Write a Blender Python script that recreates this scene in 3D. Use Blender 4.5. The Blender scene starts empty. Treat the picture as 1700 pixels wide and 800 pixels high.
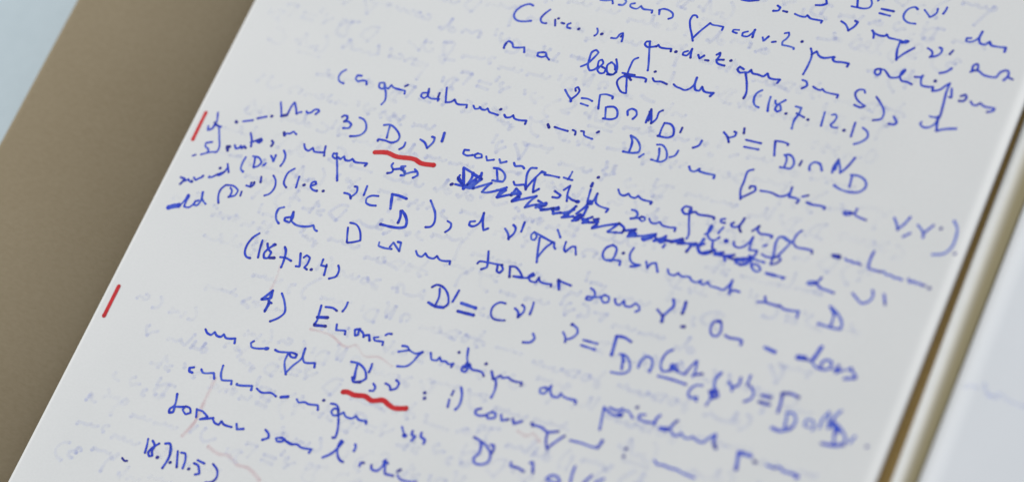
import bpy, math, random
from mathutils import Vector, Matrix, noise
random.seed(7)
S = bpy.context.scene
C = S.collection

# ------------------------------------------------------------------ camera
cam = bpy.data.cameras.new('camera')
co = bpy.data.objects.new('camera', cam); C.objects.link(co)
rt = (0.8779882727657584, 0.3952772046410818, -0.2699861558986545)
up = (-0.24819430438269283, 0.8581957607713436, 0.4493324197808189)
bk = (0.4093118373047516, -0.32749956898479615, 0.8515913645387565)
m = Matrix([[rt[i], up[i], bk[i]] for i in range(3)]).to_4x4()
m.translation = Vector((0.27783810234929235, -0.22230448883695308, 0.5815544492885738))
co.matrix_world = m
cam.sensor_width = 36.0
cam.lens = 36.0 * 4510 / 1700
cam.clip_start = 0.01; cam.clip_end = 50
cam.dof.use_dof = True
cam.dof.focus_distance = 0.692
cam.dof.aperture_fstop = 5.0
S.camera = co

# ------------------------------------------------------------------ light
W = bpy.data.worlds.new('World'); S.world = W; W.use_nodes = True
bg = W.node_tree.nodes['Background']
bg.inputs[0].default_value = (0.90, 0.94, 1.0, 1)
bg.inputs[1].default_value = 0.50
def area(name, loc, target, sx, sy, power, col):
    l = bpy.data.lights.new(name, 'AREA'); l.shape = 'RECTANGLE'; l.size = sx; l.size_y = sy
    l.energy = power; l.color = col
    o = bpy.data.objects.new(name, l); C.objects.link(o); o.location = loc
    o.rotation_euler = (Vector(target) - Vector(loc)).to_track_quat('-Z', 'Y').to_euler()
area('window_light', (-1.5, 0.55, 1.25), (0, 0, 0), 1.3, 1.1, 27, (0.985, 0.99, 0.99))
S.view_settings.view_transform = 'Standard'
S.view_settings.look = 'None'
S.view_settings.exposure = 0.10
S.view_settings.gamma = 1.0
S.cycles.use_denoising = True
S.cycles.transparent_max_bounces = 32
S.cycles.max_bounces = 8

# ------------------------------------------------------------------ materials
def mat(name, col, rough=0.9, spec=0.15):
    M = bpy.data.materials.new(name); M.use_nodes = True
    b = M.node_tree.nodes['Principled BSDF']
    b.inputs['Base Color'].default_value = (*col, 1)
    b.inputs['Roughness'].default_value = rough
    b.inputs['Specular IOR Level'].default_value = spec
    return M, M.node_tree, b
def fibres(M, nt, b, c1, c2, scale, bump, dist, stretch=(1, 1, 1), mottle=25, c3=None):
    N = nt.nodes; L = nt.links
    tc = N.new('ShaderNodeTexCoord'); mp = N.new('ShaderNodeMapping')
    mp.inputs['Scale'].default_value = stretch
    L.new(tc.outputs['Object'], mp.inputs[0])
    n1 = N.new('ShaderNodeTexNoise'); n1.inputs['Scale'].default_value = scale; n1.inputs['Detail'].default_value = 6
    n1.inputs['Roughness'].default_value = 0.65
    L.new(mp.outputs[0], n1.inputs[0])
    n2 = N.new('ShaderNodeTexNoise'); n2.inputs['Scale'].default_value = mottle; n2.inputs['Detail'].default_value = 4
    L.new(tc.outputs['Object'], n2.inputs[0])
    mx = N.new('ShaderNodeMix'); mx.data_type = 'RGBA'
    r = N.new('ShaderNodeMapRange'); r.inputs[1].default_value = .3; r.inputs[2].default_value = .7
    L.new(n1.outputs[0], r.inputs[0]); L.new(r.outputs[0], mx.inputs[0])
    mx.inputs[6].default_value = (*c1, 1); mx.inputs[7].default_value = (*c2, 1)
    mx2 = N.new('ShaderNodeMix'); mx2.data_type = 'RGBA'; mx2.blend_type = 'MULTIPLY'
    r2 = N.new('ShaderNodeMapRange'); r2.inputs[1].default_value = .4; r2.inputs[2].default_value = .72
    r2.inputs[3].default_value = 0; r2.inputs[4].default_value = 1
    L.new(n2.outputs[0], r2.inputs[0]); L.new(r2.outputs[0], mx2.inputs[0])
    L.new(mx.outputs[2], mx2.inputs[6]); mx2.inputs[7].default_value = (*(c3 or (.97, .975, .975)), 1)
    L.new(mx2.outputs[2], b.inputs['Base Color'])
    bp = N.new('ShaderNodeBump'); bp.inputs['Strength'].default_value = bump; bp.inputs['Distance'].default_value = dist
    L.new(n1.outputs[0], bp.inputs['Height']); L.new(bp.outputs[0], b.inputs['Normal'])

paper, nt, b = mat('paper', (.72, .73, .72), .75, .2)
fibres(paper, nt, b, (.720, .718, .700), (.752, .750, .730), 1400, .35, .00006, (1, 1.6, 1), 30)
paper2, nt, b = mat('facing_paper', (.72, .73, .75), .75, .2)
fibres(paper2, nt, b, (.735, .750, .765), (.765, .78, .795), 1400, .3, .00006, (1, 1.6, 1), 30)
board, nt, b = mat('board', (.3, .26, .2), .85, .15)
fibres(board, nt, b, (.268, .215, .135), (.302, .246, .160), 900, .3, .0001, (.7, 1.3, 1), 22, (.94, .93, .91))
kraft, nt, b = mat('kraft', (.3, .16, .06), .9, .1)
fibres(kraft, nt, b, (.47, .31, .115), (.53, .36, .14), 700, .3, .0001, (.5, 1.8, 1), 40)
cream, nt, b = mat('cream', (.6, .58, .5), .8, .15)
fibres(cream, nt, b, (.60, .59, .53), (.66, .65, .60), 600, .3, .0001, (1, .4, 1), 40)
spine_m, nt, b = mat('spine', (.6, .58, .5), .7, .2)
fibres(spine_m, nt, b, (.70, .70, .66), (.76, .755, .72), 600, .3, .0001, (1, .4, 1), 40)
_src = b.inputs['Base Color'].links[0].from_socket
_mx = nt.nodes.new('ShaderNodeMix'); _mx.data_type = 'RGBA'; _at = nt.nodes.new('ShaderNodeAttribute'); _at.attribute_name = 'shade_tan'
nt.links.new(_at.outputs['Fac'], _mx.inputs[0]); nt.links.new(_src, _mx.inputs[6]); _mx.inputs[7].default_value = (.50, .42, .24, 1)  # tan mix: shade of the ridge's outer slope put into colour, plus browning
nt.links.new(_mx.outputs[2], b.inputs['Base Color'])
tan, nt, b = mat('tan', (.45, .38, .22), .8, .15)
fibres(tan, nt, b, (.42, .35, .20), (.50, .43, .27), 600, .3, .0001, (1, .4, 1), 40)
table_m, nt, b = mat('table', (.45, .55, .62), .6, .3)
fibres(table_m, nt, b, (.47, .55, .58), (.50, .58, .61), 300, .1, .0001, (1, 1, 1), 12)

def ink_mat(name, thin, thick, dark, alpha0):
    # felt-pen ink: load (vertex attribute) drives how deep the pigment lies; thin ink lets the paper through
    M = bpy.data.materials.new(name); M.use_nodes = True; nt = M.node_tree; N = nt.nodes; L = nt.links
    b = N['Principled BSDF']; b.inputs['Roughness'].default_value = .6; b.inputs['Specular IOR Level'].default_value = .2
    at = N.new('ShaderNodeAttribute'); at.attribute_name = 'load'
    tc = N.new('ShaderNodeTexCoord'); n = N.new('ShaderNodeTexNoise')
    n.inputs['Scale'].default_value = 900; n.inputs['Detail'].default_value = 3
    L.new(tc.outputs['Object'], n.inputs[0])
    n3 = N.new('ShaderNodeTexNoise'); n3.inputs['Scale'].default_value = 260; n3.inputs['Detail'].default_value = 2
    L.new(tc.outputs['Object'], n3.inputs[0])
    ad = N.new('ShaderNodeMath'); ad.operation = 'MULTIPLY_ADD'; L.new(n3.outputs[0], ad.inputs[0])
    ad.inputs[1].default_value = .9; L.new(at.outputs['Fac'], ad.inputs[2])
    ad2 = N.new('ShaderNodeMath'); ad2.operation = 'MULTIPLY_ADD'; L.new(n.outputs[0], ad2.inputs[0])
    ad2.inputs[1].default_value = .5; L.new(ad.outputs[0], ad2.inputs[2])
    sb = N.new('ShaderNodeMath'); sb.operation = 'SUBTRACT'; L.new(ad2.outputs[0], sb.inputs[0]); sb.inputs[1].default_value = .7
    cr = N.new('ShaderNodeValToRGB'); L.new(sb.outputs[0], cr.inputs[0])
    e = cr.color_ramp.elements; e[0].position = 0; e[0].color = (*thin, 1); e[1].position = 1; e[1].color = (*dark, 1)
    k = e.new(.5); k.color = (*thick, 1)
    L.new(cr.outputs[0], b.inputs['Base Color'])
    tr = N.new('ShaderNodeBsdfTransparent'); ms = N.new('ShaderNodeMixShader')
    al = N.new('ShaderNodeMapRange'); al.inputs[1].default_value = 0; al.inputs[2].default_value = .6
    al.inputs[3].default_value = alpha0; al.inputs[4].default_value = .97
    L.new(sb.outputs[0], al.inputs[0]); L.new(al.outputs[0], ms.inputs[0])
    L.new(tr.outputs[0], ms.inputs[1]); L.new(b.outputs[0], ms.inputs[2]); L.new(ms.outputs[0], N['Material Output'].inputs[0])
    return M
blue_ink = ink_mat('blue_ink', (.09, .17, .72), (.016, .054, .60), (.014, .018, .28), .74)
red_ink = ink_mat('red_ink', (.66, .035, .035), (.60, .014, .020), (.46, .008, .012), .9)
def ghost_mat(name, col, a):
    M = bpy.data.materials.new(name); M.use_nodes = True; nt = M.node_tree; N = nt.nodes; L = nt.links
    b = N['Principled BSDF']; b.inputs['Base Color'].default_value = (*col, 1); b.inputs['Roughness'].default_value = .8
    b.inputs['Specular IOR Level'].default_value = .1
    tr = N.new('ShaderNodeBsdfTransparent'); ms = N.new('ShaderNodeMixShader')
    tc = N.new('ShaderNodeTexCoord'); n = N.new('ShaderNodeTexNoise'); n.inputs['Scale'].default_value = 120
    L.new(tc.outputs['Object'], n.inputs[0])
    at = N.new('ShaderNodeAttribute'); at.attribute_name = 'load'
    r = N.new('ShaderNodeMapRange'); r.inputs[1].default_value = .35; r.inputs[2].default_value = .7
    r.inputs[3].default_value = a * .25; r.inputs[4].default_value = a
    L.new(n.outputs[0], r.inputs[0])
    mu = N.new('ShaderNodeMath'); mu.operation = 'MULTIPLY'; L.new(r.outputs[0], mu.inputs[0]); L.new(at.outputs['Fac'], mu.inputs[1])
    L.new(mu.outputs[0], ms.inputs[0])
    L.new(tr.outputs[0], ms.inputs[1]); L.new(b.outputs[0], ms.inputs[2]); L.new(ms.outputs[0], N['Material Output'].inputs[0])
    return M
blue_ghost = ghost_mat('blue_show_through', (.30, .38, .88), .155)
red_ghost = ghost_mat('red_show_through', (.70, .30, .36), .24)

# ------------------------------------------------------------------ helpers
def tag(o, label=None, cat=None, group=None, kind=None):
    for k, v in (('label', label), ('category', cat), ('group', group), ('kind', kind)):
        if v: o[k] = v
    return o
def link(name, verts, faces, material, parent=None, smooth=True, load=None):
    me = bpy.data.meshes.new(name); me.from_pydata(verts, [], faces); me.materials.append(material)
    me.validate(); me.update()
    if smooth: me.polygons.foreach_set('use_smooth', [True] * len(me.polygons))
    if load is not None:
        a = me.attributes.new('load', 'FLOAT', 'POINT'); a.data.foreach_set('value', load)
    o = bpy.data.objects.new(name, me); C.objects.link(o)
    if parent: o.parent = parent
    return o

ZT = 0.0035
XL0, XR0, Y0, Y1 = -0.1003, 0.1100, -0.140, 0.157
def page_z(x, y):
    # gentle waves of a used sheet; the last millimetres by the right edge lift up
    z = ZT + 0.00018 * math.sin(x * 38 + y * 9 + .6) + 0.00014 * math.sin(y * 31 - x * 12)
    t = max(0.0, (x - (XR0 - 0.0030)) / 0.0030)
    z += 0.00098 * t * t * (3 - 2 * t) * (1 + .25 * math.sin(y * 23))
    u = max(0.0, (XL0 + 0.010 - x) / 0.010)
    z -= 0.0002 * u * u
    return z

def catmull(P, step):
    if len(P) == 2 or math.dist(P[0], P[-1]) < 1e-9 and len(P) < 3:
        a, b = P[0], P[-1]; n = max(2, int(math.dist(a, b) / step))
        return [(a[0] + (b[0] - a[0]) * i / n, a[1] + (b[1] - a[1]) * i / n) for i in range(n + 1)]
    out = []
    Q = [P[0]] + list(P) + [P[-1]]
    for i in range(1, len(Q) - 2):
        p0, p1, p2, p3 = Q[i - 1:i + 3]
        # tighten the tangent at sharp corners
        d12 = math.dist(p1, p2)
        def tan(pa, pb, pc):
            da, dc = math.dist(pa, pb), math.dist(pb, pc)
            if da < 1e-9 or dc < 1e-9: return ((pc[0] - pa[0]) * .5, (pc[1] - pa[1]) * .5)
            ux, uy = (pb[0] - pa[0]) / da, (pb[1] - pa[1]) / da
            vx, vy = (pc[0] - pb[0]) / dc, (pc[1] - pb[1]) / dc
            dot = ux * vx + uy * vy
            k = max(0.0, min(1.0, (dot - .15) / .55)) * d12
            tx, ty = ux + vx, uy + vy; l = math.hypot(tx, ty) or 1
            return (tx / l * k, ty / l * k)
        t1 = tan(p0, p1, p2); t2 = tan(p1, p2, p3)
        n = max(2, int(d12 / step))
        for j in range(n):
            t = j / n
            h1 = 2*t**3 - 3*t*t + 1; h2 = t**3 - 2*t*t + t; h3 = -2*t**3 + 3*t*t; h4 = t**3 - t*t
            out.append((h1*p1[0] + h2*t1[0] + h3*p2[0] + h4*t2[0], h1*p1[1] + h2*t1[1] + h3*p2[1] + h4*t2[1]))
    out.append(P[-1])
    return out

class Ink:
    def __init__(s): s.v = []; s.f = []; s.l = []
    def stroke(s, P, w, load, z0, jit=.10, zf=page_z, wob=1.0, step=.00022):
        ph = random.random() * 100
        if len(P) == 1: P = [(P[0][0] - w * .12, P[0][1] - w * .10), (P[0][0] + w * .12, P[0][1] + w * .10)]
        if wob:
            q = []
            for p in P: q.append((p[0], p[1]))
            P = q
        S_ = catmull(P, step)
        n = len(S_)
        base = len(s.v); hw = w / 2
        if n * step < .0022 and load > .36: load += .2
        def nrm(i):
            a = S_[max(0, i - 1)]; b_ = S_[min(n - 1, i + 1)]
            dx, dy = b_[0] - a[0], b_[1] - a[1]; l = math.hypot(dx, dy) or 1
            return dx / l, dy / l
        for i, (x, y) in enumerate(S_):
            dx, dy = nrm(i)
            sp = noise.noise((i * .11 + ph, 0, 0))
            r = hw * (1 + jit * 1.3 * sp + jit * .5 * noise.noise((i * .5, ph, 3)))
            r *= 1 + .16 * max(0, 1 - (n - 1 - i) * step / .0006)
            rL = r * (1 + jit * .6 * noise.noise((i * .8, ph, 7))); rR = r * (1 + jit * .6 * noise.noise((i * .8, ph, 17)))
            z = z0 + i * 1.2e-8
            a = (x - dy * rL, y + dx * rL); c = (x + dy * rR, y - dx * rR)
            s.v += [(a[0], a[1], zf(*a) + z), (c[0], c[1], zf(*c) + z)]
            ld = load + .22 * sp + .34 * max(0, 1 - (n - 1 - i) * step / .0007) + .20 * max(0, 1 - i * step / .0004)
            s.l += [ld, ld]
        for i in range(n - 1):
            k = base + 2 * i
            s.f.append((k, k + 1, k + 3, k + 2))
        for e, sg in ((0, -1), (n - 1, 1)):       # round caps
            x, y = S_[e]; dx, dy = nrm(e); k = base + 2 * e
            ring = []
            r = hw * (1 + random.uniform(-.08, .06))
            for j in range(1, 6):
                an = math.pi * j / 6
                px = x + sg * dx * r * math.sin(an) + (-dy) * r * math.cos(an)
                py = y + sg * dy * r * math.sin(an) + dx * r * math.cos(an)
                s.v.append((px, py, zf(px, py) + z0 + e * 1.2e-8)); s.l.append(load + .22); ring.append(len(s.v) - 1)
            s.f.append(tuple([k] + ring + [k + 1]) if sg < 0 else tuple([k + 1] + ring[::-1] + [k]))
    def build(s, name, material, parent):
        return link(name, s.v, s.f, material, parent, True, s.l)

# ------------------------------------------------------------------ table and folder
def sheet_grid(name, x0, x1, y0, y1, zf, nx, ny, material, parent=None, th=.00012, shear=0.0):
    v = []; f = []
    for side in (0, 1):
        for j in range(ny + 1):
            for i in range(nx + 1):
                y = y0 + (y1 - y0) * j / ny; x = x0 + (x1 - x0) * i / nx
                v.append((x + shear * y, y, zf(x, y) - side * th))
    n = (nx + 1) * (ny + 1)
    for j in range(ny):
        for i in range(nx):
            a = j * (nx + 1) + i
            f.append((a, a + 1, a + nx + 2, a + nx + 1)); f.append((n + a, n + a + nx + 1, n + a + nx + 2, n + a + 1))
    for j in range(ny):
        a = j * (nx + 1); b_ = a + nx
        f.append((a, a + nx + 1, n + a + nx + 1, n + a)); f.append((b_, n + b_, n + b_ + nx + 1, b_ + nx + 1))
    for i in range(nx):
        a = i; b_ = ny * (nx + 1) + i
        f.append((a, n + a, n + a + 1, a + 1)); f.append((b_, b_ + 1, n + b_ + 1, n + b_))
    return link(name, v, f, material, parent)

tb = link('table_top', [(-1.2, -1, -.0145), (1.2, -1, -.0145), (1.2, 1.2, -.0145), (-1.2, 1.2, -.0145)], [(0, 1, 2, 3)], table_m)
tag(tb, 'pale blue grey table top showing in the upper left corner', None, None, 'structure')

folder = bpy.data.objects.new('cardboard_folder', None); C.objects.link(folder)
tag(folder, 'open beige brown cardboard folder lying under the handwritten pages', 'folder')
def extrude_profile(name, prof, y0, y1, ny, material, parent, shear=0.0, wav=0.0):
    v = []; f = []; n = len(prof)
    for j in range(ny + 1):
        y = y0 + (y1 - y0) * j / ny
        for (x, z) in prof:
            v.append((x + shear * y + wav * noise.noise((y * 20, 1, 2)), y, z))
    for j in range(ny):
        for i in range(n - 1):
            a = j * n + i
            f.append((a, a + 1, a + n + 1, a + n))
    return link(name, v, f, material, parent)
# left cover: bows down towards the pages
pts = []
XC = -0.1472; XG = -0.0960
for i in range(41):
    t = i / 40; x = XC + (XG - XC) * t
    pts.append((x, 0.0100 - 0.0130 * t ** 2.4))
prof = [(pts[0][0], pts[0][1] - .002)] + [(pts[0][0] - .0003, pts[0][1] - .0004)] + pts + [(-0.085, -0.0030), (.1105, -.0030)]
prof = prof[::-1]
prof = [(x, z) for x, z in prof][::-1]
extrude_profile('cover', prof, -.30, .32, 30, board, folder, 0.0)
under = [(x, z - .0020) for x, z in pts] + [(-.085, -.0050), (.1105, -.0050)]
extrude_profile('backing_board', under, -.30, .32, 30, board, folder)
# brown lining in the gap and the rounded spine ridge on the right
bl = extrude_profile('brown_lining', [(.0985, .0006), (.1065, .0008), (.1090, .0009), (.1104, .0010), (.1115, .0010), (.1122, .0010)], -.30, .32, 60, kraft, folder)
for v in bl.data.vertices:
    if v.co.x > .1095: v.co.x += v.co.y * -.022 * (v.co.x - .1095) / .0027
SH = -0.006
def ridge(n=30):
    out = []
    for i in range(n + 1):
        u = i / n                      # 0 at the inner crease, 1 at the outer foot
        z = .0029 + .0007 * math.sin(min(1, u / .5) * math.pi / 2) if u < .5 else .0036 - .0021 * ((u - .5) / .5) ** 1.8
        out.append((.1122 + .0055 * u, z))
    return out
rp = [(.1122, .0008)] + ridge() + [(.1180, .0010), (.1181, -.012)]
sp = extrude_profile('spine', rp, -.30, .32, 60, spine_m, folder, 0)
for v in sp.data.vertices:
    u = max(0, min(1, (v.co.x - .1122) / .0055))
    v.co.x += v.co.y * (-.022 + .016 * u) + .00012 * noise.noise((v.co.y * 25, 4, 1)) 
a = sp.data.attributes.new('shade_tan', 'FLOAT', 'POINT')  # painted shade and stain, growing from the crest to the outer foot
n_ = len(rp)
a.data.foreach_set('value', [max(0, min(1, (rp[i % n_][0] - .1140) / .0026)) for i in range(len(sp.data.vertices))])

# loose sheet right of the folder
ls = sheet_grid('loose_sheet', .1183, .34, -.20, .24, lambda x, y: .0015 + .0002 * math.sin(x * 30 + y * 20), 40, 50, paper2, None, shear=SH)
tag(ls, 'white sheet with faint blue show-through writing, right of the tan folder spine', 'paper')

# ------------------------------------------------------------------ manuscript sheets
group = 'sheets piled in the folder beneath the top page'
for k in range(7):
    dz = -.00052 * (k + 1)
    ox = random.uniform(-.0006, .0000); oy = random.uniform(-.001, .001)
    s_ = sheet_grid('manuscript_sheet', XL0 + .0003 + ox + .0002, XR0 - .0008 + ox, Y0 + oy, Y1 + oy,
        lambda x, y, dz=dz: page_z(x, y) + dz, 60, 40, paper)
    tag(s_, 'blank edged paper sheet in the pile right beneath the handwritten page', 'paper', group)
page = sheet_grid('handwritten_page', XL0, XR0, Y0, Y1, page_z, 260, 120, paper)
tag(page, 'large white page covered in slanting blue handwriting with two red underlines', 'paper')

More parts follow.
